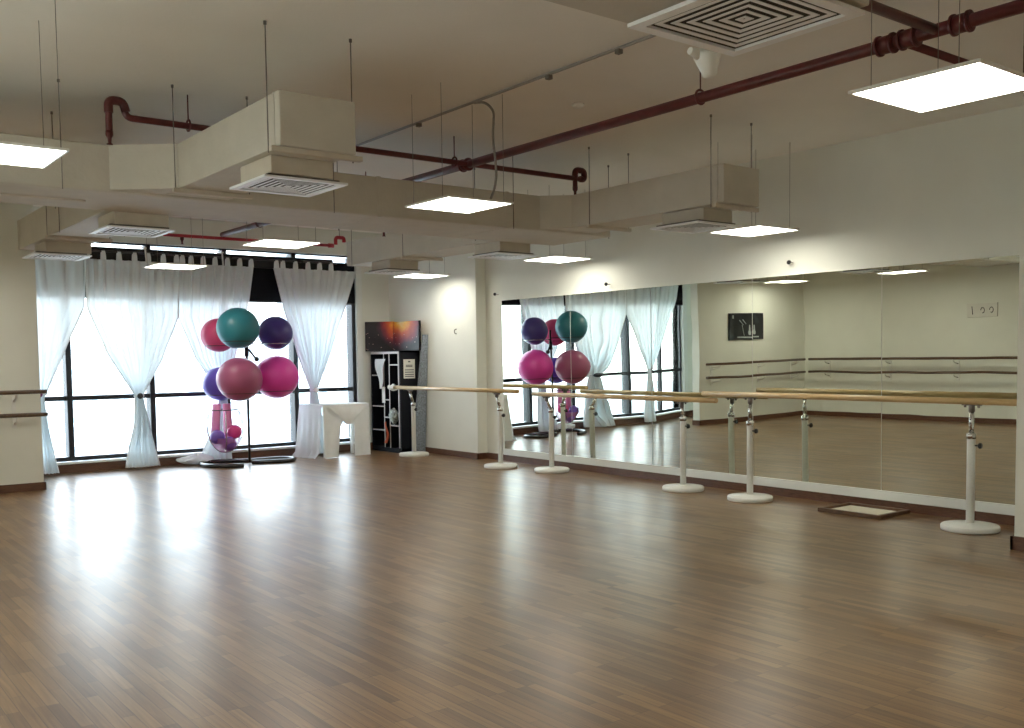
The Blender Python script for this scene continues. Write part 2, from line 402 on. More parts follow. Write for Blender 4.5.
curtain('sheer white curtain tied over the white table, rightmost of the four',
        [(2.79, 5.98), (2.2, 6.12), (1.6, 6.32), (c, 6.53), (.6, 6.51), (.03, 6.44)],
        [(2.79, 7.33), (2.4, 7.19), (1.6, 6.88), (c, 6.62), (.6, 6.68), (.03, 6.78)], 2.79, .03, 11, yr, [6.02, 6.12, 6.32, 6.52, 6.71, 6.90], 6.57, 4, 'white', c)

# ------------------------------------------------------------------ mirrors
seams = [10.76, 9.33, 7.91, 6.47, 5.00, 3.36]
labs = ['wall mirror nearest the projecting wall, behind the far portable barre', 'wall mirror, second from the projecting wall, showing the tied curtain',
        'wall mirror, third from the projecting wall, ending behind the barre crossing', 'wall mirror, fourth from the projecting wall, showing the room corner',
        'wall mirror, nearest to the column at the right edge']
# the glass is slightly bowed along the wall, as the wavy reflections show: (y, slope)
bow = [(10.8, -.004), (9.5, -.006), (9.05, -.006), (8.55, .014), (8.0, .014), (7.4, -.012), (6.6, -.002), (6.0, 0), (3.3, 0)]
def slope(y):
    for (ya, sa), (yb, sb) in zip(bow, bow[1:]):
        if ya >= y >= yb:
            k = (ya-y)/(ya-yb); k = k*k*(3-2*k); return sa+(sb-sa)*k
    return 0
tilt = .012
for (y1, y0), lb in zip(zip(seams, seams[1:]), labs):
    hw = (y1-y0)/2-.003; H = 2.052; yc0 = (y0+y1)/2
    t = thing('wall_mirror', lb, 'mirror', (XW-.013, yc0, .172), 0, 'frameless mirror panels on the right wall')
    NS = 40; g_ = [0.0]
    for i in range(NS):
        g_.append(g_[-1] + slope(yc0-hw+2*hw*(i+.5)/NS)*2*hw/NS)
    mg = max(g_)
    def gx(u):
        f_ = u*NS; i = min(NS-1, int(f_)); return g_[i]+(g_[i+1]-g_[i])*(f_-i)-mg
    def face(u, v): return (gx(u)-.005-H*tilt*v, -hw+2*hw*u, H*v)
    lpart('glass', MB().grid(face, NS, 2), M['mirror'], t)
    def q(y, z, e): return (-H*tilt*z/H - e - .001 + gx(0 if y < 0 else 1), y, z)
    lpart('bevel_strip', MB().quadbox([q(hw, 0, 0), q(hw+.0035, 0, 0), q(hw+.0035, H, 0), q(hw, H, 0)], [q(hw, 0, .005), q(hw+.0035, 0, .005), q(hw+.0035, H, .005), q(hw, H, .005)]), M['whitetrim'], t)
    mn = min(gx(i/NS) for i in range(NS+1))
    lpart('backing', MB().quadbox([(-.002+0, -hw+.003, 0), (-.002, hw-.003, 0), (-.002-H*tilt, hw-.003, H-.002), (-.002-H*tilt, -hw+.003, H-.002)], [(.012, -hw+.003, 0), (.012, hw-.003, 0), (.012, hw-.003, H-.002), (.012, -hw+.003, H-.002)]), M['white'], t)

# hooks above mirrors
hook0 = None
for y, z, lb in ((10.89, 2.32, 'small black wall hook beside the corner of the projecting wall'), (8.64, 2.31, 'small black wall hook above the second mirror'), (6.00, 2.35, 'small black wall hook above the fourth mirror')):
    if hook0 is None:
        hook0 = thing('wall_hook', lb, 'hook', (XW, y, z), 0, 'small hooks above the mirrors')
        lpart('pin', MB().tube([(0, 0, 0), (-.06, 0, 0)], .006, 8), M['rod'], hook0)
        lpart('knob', MB().sphere((-.065, 0, 0), .022, 14, 10), M['black'], hook0)
    else:
        h = copy_tree(hook0); h.location = (XW, y, z); h['label'] = lb
tag(MB().tube(fillet([(XC, 11.69, 1.86), (XC-.04, 11.69, 1.85), (XC-.045, 11.68, 1.80), (XC-.01, 11.68, 1.79)], .02), .007, 8).build('coat_hook', M['rod']), 'tiny metal coat hook on the bright projecting wall', 'hook')

# ------------------------------------------------------------------ portable barres
def barre(label, y0, y1, z, xx, stands, knobside=1):
    root = thing('portable_barre', label, 'ballet barre', (xx, (y0+y1)/2, 0), 0, 'portable ballet barres along the mirrors')
    part('handrail', MB().tube([(xx, y0, z), (xx, y0+.004, z), (xx, y1-.004, z), (xx, y1, z)], .027, 18, radii=[.022, .027, .027, .022]), M['barre'], root)
    for y, sx in stands:
        base = part('stand_base', MB().lathe([(0, 0), (.215, 0), (.222, .008), (.222, .036), (.212, .046), (.06, .050), (.05, .06), (0, .06)], (sx, y, 0), 40), M['white'], root)
        part('post', MB().lathe([(0, .05), (.032, .05), (.032, .735), (.031, .745), (0, .745)], (sx, y, 0), 24), M['white'], root)
        part('post_collar', MB().lathe([(0, .742), (.036, .742), (.036, .785), (.026, .79), (0, .79)], (sx, y, 0), 24), M['chrome'], root, 'chrome collar')
        part('telescopic_rod', MB().tube([(sx, y, .785), (xx, y, z-.075)], .019, 14), M['chrome'], root, 'chrome rod')
        b = MB().box(xx-.02, xx+.02, y-.075, y+.075, z-.033, z-.027).tube([(xx, y, z-.085), (xx, y, z-.03)], .024, 14)
        for s in (-1, 1): b.lathe([(0, -.05), (.010, -.05), (.010, -.033), (0, -.033)], (xx, y+s*.055, z), 10)
        part('rail_bracket', b, M['rod'], root, 'dark metal bracket under the rail')
        k = MB().tube([(sx, y-.03, .69), (sx, y-.055, .69)], .007, 8).lathe([(0, -.082), (.022, -.082), (.025, -.068), (.010, -.055), (0, -.055)], (sx, y, .69), 14, 'y')
        part('clamp_knob', k, M['black'], root, 'black clamp knob')
        hp = MB()
        for i in range(4): hp.lathe([(0, -.0205), (.006, -.0205), (.006, -.018), (0, -.018)], (sx+(xx-sx)*.5, y, .81+i*.03), 8, 'x')
        part('rod_hole', hp, M['black'], root)
    return root
barre('wooden portable ballet barre on white stands nearest the black cabinet', 9.68, 12.78, 1.01, 7.55, [(12.27, 7.60), (10.13, 7.60)])
barre('wooden portable ballet barre on white stands, middle of the three along the mirrors', 6.60, 9.60, .975, 7.73, [(9.33, 7.80), (7.08, 7.75)])
barre('wooden portable ballet barre on white stands nearest the column at right', 3.40, 6.76, 1.045, 7.70, [(6.15, 7.70), (3.93, 7.70)])
# knotted white ribbon at the end of the far barre
def rib(u, v):
    a = u*2*PI; return (7.55+.045*math.cos(a)*(1+.3*math.sin(5*v*PI)), 12.68+.16*v, 1.01+.042*math.sin(a)*(1+.35*math.cos(7*v+a*2)))
tag(MB().grid(rib, 24, 16).build('knotted_cloth', M['whitecloth']), 'white cloth knotted round the far end of the barre by the cabinet', 'cloth')

# ------------------------------------------------------------------ wall rails (double barre) on the left walls
def wallrail(label, pts, brs, nrm):
    root = thing('wall_barre', label, 'ballet barre', pts[0], 0)
    for z in (1.125, .87):
        part('handrail', MB().tube([(pts[0][0], pts[0][1], z), (pts[1][0], pts[1][1], z)], .023, 16), M['rail'], root)
    for b in brs:
        m = MB()
        for z in (1.125, .87):
            wx, wy = b[0]-nrm[0]*.17, b[1]-nrm[1]*.17
            m.tube(fillet([(wx, wy, z-.10), (b[0]-nrm[0]*.03, b[1]-nrm[1]*.03, z-.07), (b[0], b[1], z-.02)], .05), .012, 8)
        wx, wy = b[0]-nrm[0]*.175, b[1]-nrm[1]*.175
        m.box(wx-.02 if nrm[0] == 0 else wx, wx+.02 if nrm[0] == 0 else wx+.012, wy-.012 if nrm[0] == 0 else wy-.02, wy if nrm[0] == 0 else wy+.02, .72, 1.08)
        part('bracket', m, M['white'], root, 'white curved bracket')
    return root
wallrail('pair of brown wooden rails on the wall left of the window', [(2.51, SY-.18, 0), (-.20, SY-.18, 0)], [(x, SY-.18) for x in (2.2, 1.0, 0.0)], (0, -1))
wallrail('pair of brown wooden rails on the side wall facing the mirrors', [(XL+.18, SY-.22, 0), (XL+.18, 7.3, 0)], [(XL+.18, y) for y in (11.4, 10.1, 8.8, 7.5)], (1, 0))

# poster and small sign seen in the mirrors
def poster_mat():
    m, nt, b = new_mat('dance_poster_print'); L = nt.links
    tc = nt.nodes.new('ShaderNodeTexCoord'); n = nt.nodes.new('ShaderNodeTexNoise'); n.inputs['Scale'].default_value = 3.5; n.inputs['Detail'].default_value = 4
    L.new(tc.outputs['Object'], n.inputs['Vector'])
    r = nt.nodes.new('ShaderNodeValToRGB'); r.color_ramp.elements[0].position = .55; r.color_ramp.elements[1].position = .8
    r.color_ramp.elements[0].color = (.008, .010, .013, 1); r.color_ramp.elements[1].color = (.06, .08, .09, 1)
    L.new(n.outputs['Fac'], r.inputs['Fac']); L.new(r.outputs['Color'], b.inputs['Base Color']); b.inputs['Roughness'].default_value = .3
    return m
M['poster'] = poster_mat()
t = thing('dance_poster', 'black poster with pale ballet feet, on the partition wall left of the window, seen mirrored', 'poster', (1.30, SY, 1.55))
part('print', MB().box(.84, 1.80, SY-.022, SY-.002, 1.56, 2.06, .004), M['poster'], t)
f = MB()
for cx, sgn in ((1.22, 1), (1.10, -1)):
    f.quadbox([(cx-.02, SY-.026, 1.66), (cx+.05, SY-.026, 1.66), (cx+.05, SY-.023, 1.66), (cx-.02, SY-.023, 1.66)], [(cx-.005, SY-.026, 1.84), (cx+.02, SY-.026, 1.84), (cx+.02, SY-.023, 1.84), (cx-.005, SY-.023, 1.84)])
    f.lathe([(0, -.027), (.045, -.025), (.03, -.022), (0, -.022)], (cx+.015, SY, 1.70), 16, 'y')
f.box(.98, 1.60, SY-.0255, SY-.0225, 1.60, 1.625)
for a, b in (((1.44, 1.94), (1.34, 1.86)), ((1.54, 1.93), (1.42, 1.84)), ((1.46, 1.84), (1.40, 1.64))):
    f.tube([(a[0], SY-.024, a[1]), (b[0], SY-.024, b[1])], .008, 6)
f.box(1.70, 1.73, SY-.0255, SY-.0225, 1.96, 2.02)
part('ballet_feet', f, pmat('pale_print', (.45, .50, .50), .5, noise=.15, nscale=25), t, 'pale ballet feet drawing')
t = thing('wall_sign', 'small white sign with grey marks on the side wall, seen mirrored', 'sign', (XL, 8.35, 1.82))
part('sign_board', MB().box(XL, XL+.025, 8.08, 8.64, 1.84, 2.07, .004), M['paper'], t)
m = MB()
for k, yy in enumerate((8.54, 8.36, 8.19)):
    if k == 0: m.tube([(XL+.027, yy, 1.89), (XL+.027, yy+.01, 2.02)], .007, 6)
    else:
        m.tube([(XL+.027, yy+.035*math.cos(a)*(1 if a < 4.6 else .5), 1.955+.045*math.sin(a)) for a in [i*.45 for i in range(11+k)]], .007, 6)
part('sign_mark', m, M['ink'], t)

# ------------------------------------------------------------------ exercise-ball rack
P = Vector((5.34, 12.98, 0))
arms = {'front': Vector((-.23, -.29, 0)), 'right': Vector((.41, -.05, 0)), 'back': Vector((-.30, .24, 0))}
t = thing('ball_rack', 'black steel pole rack with wire rings holding exercise balls', 'rack', P)
def W2(px): return px
basepts = [(5.10, 12.60, .028), (4.90, 12.66, .028), (4.74, 12.78, .028), (4.68, 12.98, .028), (4.72, 13.22, .028), (4.88, 13.38, .028), (5.10, 13.34, .028),
           (5.30, 13.16, .028), (5.52, 13.14, .028), (5.78, 13.16, .028), (5.95, 13.06, .028), (5.98, 12.88, .028), (5.86, 12.74, .028), (5.62, 12.76, .028), (5.34, 12.90, .028)]
part('rack_base', MB().tube(fillet(basepts, .08, 4), .028, 12), M['blackmet'], t)
part('pole', MB().tube([(P.x, P.y, .03), (P.x, P.y, 1.84)], .018, 12), M['blackmet'], t)
part('pole_clamp', MB().tube([(P.x, P.y, 1.50), (P.x, P.y, 1.64)], .030, 12).tube([(P.x+.02, P.y-.02, 1.60), (P.x+.11, P.y-.05, 1.47)], .014, 8).sphere((P.x+.12, P.y-.055, 1.46), .035, 12, 8), M['black'], t)
balls = [('front', 1.88, .285, (.026, .20, .25), 'teal exercise ball at the top front of the rack', 'teal'),
         ('right', 1.825, .242, (.050, .030, .20), 'dark purple exercise ball at the top right of the rack', 'darkpurple'),
         ('back', 1.80, .24, (.66, .065, .19), 'hot pink exercise ball half hidden behind the teal one', 'hotpink'),
         ('front', 1.19, .305, (.38, .09, .19), 'dusty rose exercise ball at the lower front of the rack', 'rose'),
         ('right', 1.205, .312, (.74, .055, .38), 'bright magenta exercise ball at the lower right of the rack', 'magenta'),
         ('back', 1.12, .24, (.12, .07, .50), 'violet exercise ball at the lower left of the rack', 'violet')]
for arm, z, r, col, lb, nm in balls:
    a = arms[arm]; ctr = P+a
    tag(MB().sphere((0, 0, 0), r, 40, 28, .97, .003).build('exercise_ball', ball_mat('vinyl_'+nm, col), loc=(ctr.x, ctr.y, z)), lb, 'exercise ball', 'large exercise balls on the rack')
    zr = z-r*.62; rr = r*.74*1.03
    m = MB().tube([(ctr.x+rr*math.cos(i*PI/16), ctr.y+rr*math.sin(i*PI/16), zr) for i in range(32)], .006, 8, closed=True)
    d = a.normalized(); m.tube([(P.x, P.y, zr), (P.x+d.x*max(.02, a.length-rr), P.y+d.y*max(.02, a.length-rr), zr)], .008, 8)
    part('holder_ring', m, M['blackmet'] if nm != 'darkpurple' else M['chrome'], t)
# hanging wire ball holder with small balls and foam tubes
hc = P+Vector((-.33, .02, 0)); hz = .66
hc = Vector((5.00, 12.99, 0))
t2 = thing('hanging_ball_net', 'wire hoop holder with pink netting hanging below the violet ball', 'ball holder', (hc.x, hc.y, .30))
for k in range(3):
    a0 = k*PI/3+.25
    pts = []
    for i in range(21):
        th = -PI/2 + (i-10)/10*2.25
        rr = .225*math.cos(th) if True else 0
        pts.append((hc.x+.27*math.sin((i-10)/10*2.2)*math.cos(a0), hc.y+.25*math.sin((i-10)/10*2.2)*math.sin(a0), .54-.36*math.cos((i-10)/10*2.2)))
    part('wire_hoop', MB().tube(pts, .006, 8), M['chrome'], t2)
part('hoop_ring', MB().tube([(hc.x+.19*math.cos(i*PI/14), hc.y+.19*math.sin(i*PI/14), .77) for i in range(28)], .006, 8, closed=True), M['blackmet'], t2)
def net(u, v):
    a = u*2*PI; th = v*1.15; return (hc.x+.24*math.sin(th)*math.cos(a), hc.y+.24*math.sin(th)*math.sin(a), .535-.352*math.cos(th))
part('netting', MB().grid(net, 28, 10), M['netting'], t2, 'pink netting')
for dx, dy, dz, col, lb in ((-.125, -.05, .40, (.16, .08, .42), 'small violet ball at the left in the hanging holder'), (.125, -.03, .46, (.72, .05, .26), 'small hot pink ball at the right in the hanging holder'),
                            (.02, -.09, .305, (.19, .07, .36), 'small purple ball at the bottom of the hanging holder')):
    tag(MB().sphere((0, 0, 0), .10, 24, 16).build('small_exercise_ball', ball_mat('small_vinyl_%.2f' % dz, col), loc=(hc.x+dx, hc.y+dy, dz)), lb, 'ball', 'small balls in the hanging holder')
for x0, lb in ((-.095, 'pink foam tube above the small violet ball'), (.085, 'pink foam tube above the small hot pink ball')):
    b = (hc.x+x0-.02*(1 if x0 < 0 else 0), hc.y+.08, .34 if x0 < 0 else .38); e = (hc.x+x0*.80, hc.y+.08, .85)
    tag(MB().tube([b, (b[0]*.99+e[0]*.01, b[1], b[2]+.005), (e[0], e[1], e[2]-.005), e], .058, 20, radii=[.045, .058, .055, .045]).build('foam_tube', M['foam']), lb, 'foam tube', 'pink foam tubes')
# crumpled clear wrap on the sill behind the rack
def crum(u, v):
    a = u*2*PI; r = .17*math.sin(v*PI)*(1+.2*math.sin(5*a)+.12*math.sin(9*a+3*v)); return (4.72+r*1.3*math.cos(a), 13.36+r*.55*math.sin(a), .004+.13*(1-v)*(1+.25*math.sin(4*a+6*v)))
tag(MB().grid(crum, 48, 14).build('crumpled_cloth', M['sheer']), 'crumpled sheer cloth on the floor behind the ball rack', 'cloth')

# ------------------------------------------------------------------ white clothed table
tx0, tx1, ty0, ty1, th = 6.43, 7.19, 12.88, 13.38, .775
t = thing('side_table', 'small table covered in white cloth under the rightmost curtain', 'table', ((tx0+tx1)/2, (ty0+ty1)/2, 0))
part('tabletop', MB().box(tx0+.012, tx1-.012, ty0+.012, ty1-.012, th-.03, th-.004), M['white'], t)
for x in (tx0+.05, tx1-.05):
    for y in (ty0+.05, ty1-.05):
        part('leg', MB().box(x-.02, x+.02, y-.02, y+.02, 0, th-.03), M['white'], t)
tc_ = thing('tablecloth', 'long white cloth draped over the small table, parted at the front', 'tablecloth', ((tx0+tx1)/2, ty0, 0))
part('cloth_top', MB().quadbox([(tx0-.004, ty0-.004, th-.002), (tx1+.004, ty0-.004, th-.002), (tx1+.004, ty1+.004, th-.002), (tx0-.13, ty1+.004, th-.002)], [(tx0-.004, ty0-.004, th+.006), (tx1+.004, ty0-.004, th+.006), (tx1+.004, ty1+.004, th+.006), (tx0-.13, ty1+.004, th+.006)]), M['whitecloth'], tc_)
def side_left(u, v):
    y = ty1+(ty0-ty1)*u; z = th*(1-v)+.006; fl = .05*v
    return (tx0-.006-.125*(1-u)-fl-.022*v*(1+math.sin(u*26+1.5)) - (.06*max(0, v-.9)/.1), y-.03*v*u, z)
part('side_drape', MB().grid(side_left, 60, 20), M['tcloth'], tc_)
def side_right(u, v): return (tx1+.006+.01*v, ty0+(ty1-ty0)*u, th*(1-v)+.006)
part('side_drape', MB().grid(side_right, 10, 10), M['tcloth'], tc_)
gl, gr, gz = 6.74, 6.93, .47
def fl(u, v):   # left front flap, right edge curves away from the gap
    z = th*(1-v)+.006
    e = gl-.02+.10*max(0, (z-gz)/(th-gz))**.6 if z > gz else gl-.02-.04*(1-z/gz)
    x = tx0-.02*v+(e-tx0)*u; return (x, ty0-.008-.035*v*(.5+.5*math.sin(u*9+1))-.05*v*(1-u), z)
def fr(u, v):
    z = th*(1-v)+.006
    e = gr+.0-.09*max(0, (z-gz)/(th-gz))**.6 if z > gz else gr
    x = e+(tx1+.005*v-e)*u; return (x, ty0-.008-.02*v*(.5+.5*math.sin(u*7)), z)
part('front_flap', MB().grid(fl, 40, 24), M['whitecloth'], tc_)
part('front_flap', MB().grid(fr, 40, 24), M['whitecloth'], tc_)
def sw(u, v):
    a = (u-.5)*2; w_ = .34*(1-v)+.07*v; x = 6.83+a*w_; z = th-.004-(th-gz-.01)*v*(1-.12*a*a)
    return (x, ty0-.030-.016*math.sin(v*PI)-.004*math.sin(a*9), z)
part('front_swag', MB().grid(sw, 24, 16), M['whitecloth'], tc_)

# ------------------------------------------------------------------ cabinet in the corner
cx0, cx1, cy0, cy1, ch = 7.62, 7.97, 12.66, 13.55, 1.56
t = thing('shelf_cabinet', 'black open shelf cabinet with pale edges standing in the far corner', 'cabinet', (7.8, 13.1, 0))
b = MB().box(cx0, cx1, cy0, cy0+.025, 0, ch).box(cx0, cx1, cy1-.025, cy1, 0, ch).box(cx1-.02, cx1, cy0, cy1, 0, ch).box(cx0, cx1, cy0, cy1, ch-.03, ch).box(cx0, cx1, cy0, cy1, .0, .07)
part('case', b, M['cabinet'], t)
def Yc(px):   # px column on the cabinet front -> y
    return cy1-(px-371)/(399-371)*(cy1-cy0)
part('top_edge', MB().box(cx0-.008, cx0, cy0+.03, cy1-.01, ch-.045, ch-.01), M['edge'], t, 'pale top edge')
part('side_edge', MB().box(cx0-.008, cx0, cy0+.03, cy0+.055, .08, ch-.045), M['edge'], t, 'pale side edge')
yd1, yd2 = Yc(383.7), Yc(388.9)
for y in (yd1, yd2):
    part('divider', MB().box(cx0+.002, cx1-.02, y-.010, y+.010, .07, ch-.045), M['cabinet'], t)
    part('divider_edge', MB().box(cx0-.004, cx0+.002, y-.010, y+.010, .07, ch-.045), M['edge'], t, 'pale divider edge')
def zc(py): return ch-(py-354)/(449.5-354)*ch
for ya, yb, pys in ((yd1, cy1-.025, (377, 406.5, 429)), (yd2, yd1, (400, 416.6)), (cy0+.055, yd2, (367, 424))):
    for py in pys:
        part('shelf', MB().box(cx0+.004, cx1-.02, ya+.008, yb-.008, zc(py)-.009, zc(py)+.009), M['cabinet'], t)
        part('shelf_edge', MB().box(cx0-.002, cx0+.004, ya+.010, yb-.010, zc(py)-.010, zc(py)+.010), M['edge'], t, 'pale shelf edge')
tag(MB().box(cx0+.03, cx0+.16, 13.25, 13.40, zc(377)+.009, zc(377)+.13, .008).build('pink_box', M['coral']), 'small coral pink box on the upper left cabinet shelf', 'box')
t3 = thing('notice', 'white paper notice with grey print taped on the cabinet side', 'notice', (7.78, cy0, 1.3))
part('sheet', MB().box(7.68, 7.88, cy0-.004, cy0-.0005, 1.14, 1.43), M['paper'], t3)
m = MB().box(7.76, 7.80, cy0-.006, cy0-.004, 1.385, 1.405)
for z in (1.34, 1.32, 1.27, 1.235, 1.20, 1.17): m.box(7.70+.02*(z > 1.3), 7.86-.025*(z > 1.3), cy0-.006, cy0-.004, z-.006, z+.006)
part('print', m, M['ink'], t3)
def drape(cx, cy, zt, zb, w0, w1, seed):
    def g(u, v):
        a = (u-.5); ww = w0+(w1-w0)*v
        return (cx-.035-.012*math.sin(u*17+seed)-.01*math.sin(v*7), cy+a*ww+.025*math.sin(v*5+seed), zt+(zb-zt)*v)
    return g
m = MB().grid(drape(cx0, 13.20, 1.44, .98, .34, .06, 0), 22, 22)
tag(m.build('white_scarf', M['whitecloth']), 'white scarf hanging over the front of the cabinet shelves', 'scarf')
tag(MB().box(cx0-.016, cx0-.010, 13.10, 13.19, .76, 1.01).build('paper_strip', M['paper']), 'narrow white paper hanging on the cabinet divider below the scarf', 'paper')
def bag(u, v):
    a = u*2*PI; r = math.sin(v*PI)**.7; return (cx0+.02+.07*r*math.cos(a), 12.90+.10*r*math.sin(a)*(1+.12*math.sin(7*v*PI+a)), zc(424)+.02+.25*v+.01*math.sin(3*a))
tag(MB().grid(bag, 28, 18).build('mesh_bag', pmat('grey_mesh_bag', (.42, .47, .44), .8, noise=.6, nscale=40)), 'grey crumpled mesh bag on the lower right cabinet shelf', 'bag')
m = MB().grid(drape(cx0, 13.04, .47, .14, .03, .09, 2), 10, 14)
tag(m.build('orange_ribbon', M['orange']), 'orange ribbon dangling low on the front of the cabinet', 'ribbon')

# painting on the cabinet: two canvases
def paint_mat(flip):
    m, nt, b = new_mat('flame_painting_'+('a' if flip else 'b')); L = nt.links
    tc = nt.nodes.new('ShaderNodeTexCoord'); sp = nt.nodes.new('ShaderNodeSeparateXYZ'); L.new(tc.outputs['Generated'], sp.inputs[0])
    n = nt.nodes.new('ShaderNodeTexNoise'); n.inputs['Scale'].default_value = 3.0; n.inputs['Detail'].default_value = 5; L.new(tc.outputs['Generated'], n.inputs['Vector'])
    # radial distance from bright centre at the top, near the shared edge
    vm = nt.nodes.new('ShaderNodeVectorMath'); vm.operation = 'DISTANCE'
    cmb = nt.nodes.new('ShaderNodeCombineXYZ'); L.new(sp.outputs['Y'], cmb.inputs[0])
    mz = nt.nodes.new('ShaderNodeMath'); mz.operation = 'MULTIPLY'; mz.inputs[1].default_value = .75; L.new(sp.outputs['Z'], mz.inputs[0]); L.new(mz.outputs[0], cmb.inputs[1])
    L.new(cmb.outputs[0], vm.inputs[0]); vm.inputs[1].default_value = (-.15 if flip else .62, .80, 0)
    ad = nt.nodes.new('ShaderNodeMath'); ad.operation = 'MULTIPLY_ADD'; L.new(n.outputs['Fac'], ad.inputs[0]); ad.inputs[1].default_value = .35; L.new(vm.outputs['Value'], ad.inputs[2])
    r = nt.nodes.new('ShaderNodeValToRGB'); L.new(ad.outputs[0], r.inputs['Fac']); e = r.color_ramp.elements
    e[0].position = .22; e[0].color = (.80, .74, .50, 1); e[1].position = .97; e[1].color = (.012, .008, .010, 1)
    for p, c_ in ((.36, (.85, .42, .03)), (.52, (.62, .10, .02)), (.70, (.26, .02, .03)), (.84, (.06, .015, .03))):
        q_ = e.new(p); q_.color = (*c_, 1)
    # pale specks
    v = nt.nodes.new('ShaderNodeTexVoronoi'); v.inputs['Scale'].default_value = 9; L.new(tc.outputs['Generated'], v.inputs['Vector'])
    lt = nt.nodes.new('ShaderNodeMath'); lt.operation = 'LESS_THAN'; lt.inputs[1].default_value = .13; L.new(v.outputs['Distance'], lt.inputs[0])
    z1 = nt.nodes.new('ShaderNodeMath'); z1.operation = 'LESS_THAN'; z1.inputs[1].default_value = .62; L.new(sp.outputs['Z'], z1.inputs[0])
    mu = nt.nodes.new('ShaderNodeMath'); mu.operation = 'MULTIPLY'; L.new(lt.outputs[0], mu.inputs[0]); L.new(z1.outputs[0], mu.inputs[1])
    mx = nt.nodes.new('ShaderNodeMix'); mx.data_type = 'RGBA'; L.new(mu.outputs[0], mx.inputs[0]); L.new(r.outputs['Color'], mx.inputs[6]); mx.inputs[7].default_value = (.65, .42, .35, 1)
    L.new(mx.outputs[2], b.inputs['Base Color']); b.inputs['Roughness'].default_value = .45
    return m
t = thing('flame_painting', 'dark canvas with orange and yellow flames leaning on the right of the cabinet top', 'painting', (7.86, 12.9, ch), 0, 'pair of flame coloured canvases')
part('canvas', MB().box(7.86, 7.895, 12.50, 13.28, ch+.002, 2.015, .003), paint_mat(False), t)
part('canvas_edge', MB().box(7.862, 7.897, 12.496, 12.5, ch+.002, 2.013), M['cabinet'], t, 'black edge')
t = thing('flame_painting', 'dark canvas with red and orange flames on the left of the cabinet top', 'painting', (7.74, 13.40, ch), math.atan2(.27, .20)*0, 'pair of flame coloured canvases')
o = MB().box(-.018, .018, -.235, .235, .002, .465, .003).build('canvas', paint_mat(True), t); t.rotation_euler = (0, 0, math.radians(45))
t.location = (7.72, 13.42, ch)

# grey foam mat leaning
m = MB().quadbox([(7.74, 12.54, 0), (7.97, 12.54, 0), (7.97, 12.58, 0), (7.74, 12.58, 0)], [(7.90, 12.43, 1.80), (7.985, 12.43, 1.80), (7.985, 12.47, 1.80), (7.90, 12.47, 1.80)])
tag(m.build('foam_mat', M['mat']), 'tall grey foam mat leaning on the wall beside the cabinet', 'mat')

# wooden frame lying on the floor
t = thing('picture_frame', 'brown wooden frame with cream canvas lying flat on the floor by the mirrors', 'frame', (7.85, 5.0, 0))
fx0, fx1, fy0, fy1 = 7.60, 8.10, 4.68, 5.30
fr_ = MB().box(fx0, fx0+.035, fy0, fy1, 0, .035, .004).box(fx1-.035, fx1, fy0, fy1, 0, .035, .004).box(fx0+.035, fx1-.035, fy0, fy0+.035, 0, .035, .004).box(fx0+.035, fx1-.035, fy1-.035, fy1, 0, .035, .004)
part('frame_border', fr_, M['oldwood'], t); part('canvas_panel', MB().box(fx0+.034, fx1-.034, fy0+.034, fy1-.034, .004, .012), M['canvas'], t)

# ------------------------------------------------------------------ ducts
zd0, zd1 = 2.70, 3.02
def rods(root, pts, z0=zd0):
    for x, y in pts:
        part('hanger_rod', MB().tube([(x, y, z0-.03), (x, y, ZC)], .0038, 6).lathe([(0, 0), (.010, 0), (.010, .02), (0, .02)], (x, y, ZC-.02), 8), M['rod'], root)
def bar(root, x0, x1, y): part('support_bar', MB().box(x0, x1, y-.02, y+.02, zd0-.034, zd0-.002, .003), M['neck'], root)
t = thing('air_duct', 'long beige air duct crossing the whole room below the ceiling', 'air duct', (3.9, 7.9, zd0))
m = MB()
def cross(u, v): pass
m.box(XL+.01, 7.05, 7.44, 8.36, zd0-.02, zd1, .012)
part('duct_body', m, M['duct'], t)
for pa, pb, pc in (((2.06, 7.44), (2.45, 7.12), (2.45, 7.44)), ((6.10, 7.44), (6.34, 7.24), (6.34, 7.44))):
    part('duct_gusset', MB().quadbox([(*pa, zd0), (*pb, zd0), (*pc, zd0), ((pa[0]+pc[0])/2, pa[1], zd0)], [(*pa, zd1), (*pb, zd1), (*pc, zd1), ((pa[0]+pc[0])/2, pa[1], zd1)]), M['duct'], t)
for x in (.9, 4.3, 5.7): part('seam_band', MB().box(x-.02, x+.02, 7.436, 8.364, zd0-.024, zd1+.004, .003), M['duct'], t)
bar(t, 1.2, 2.0, 7.9)
rods(t, [(1.30, 7.41), (1.73, 7.41), (3.85, 7.41), (5.75, 7.41), (7.08, 7.5)], zd0)
rods(t, [(1.9, 8.39), (4.4, 8.39), (6.0, 8.39)], zd0)
def branch(label, x0, x1, y0, y1, bars, necks, rdy):
    t = thing('air_duct', label, 'air duct', ((x0+x1)/2, (y0+y1)/2, zd0), 0, None)
    part('duct_body', MB().box(x0, x1, y0, y1, zd0, zd1, .008), M['duct'], t)
    for y in (y0+.07, y1-.07): part('seam_band', MB().box(x0-.004, x1+.004, y-.004, y+.004, zd0-.004, zd1+.004), M['duct'], t)
    for y in bars: bar(t, x0-.05, x1+.05, y)
    for y in necks:
        part('duct_neck', MB().box(x0+.06, x1-.02, y-.24, y+.24, 2.59, zd0, .006), M['neck'], t)
    rods(t, [(x, y) for y in rdy for x in (x0-.03, x1+.03)])
branch('beige duct branch with square vent reaching toward us at left', 2.45, 2.95, 5.37, 7.436, [5.40, 7.1], [5.88], [5.47, 7.1])
branch('beige duct branch with square vent reaching toward us at right', 6.34, 6.80, 5.34, 7.436, [5.40, 6.95], [5.85], [5.45, 6.95])
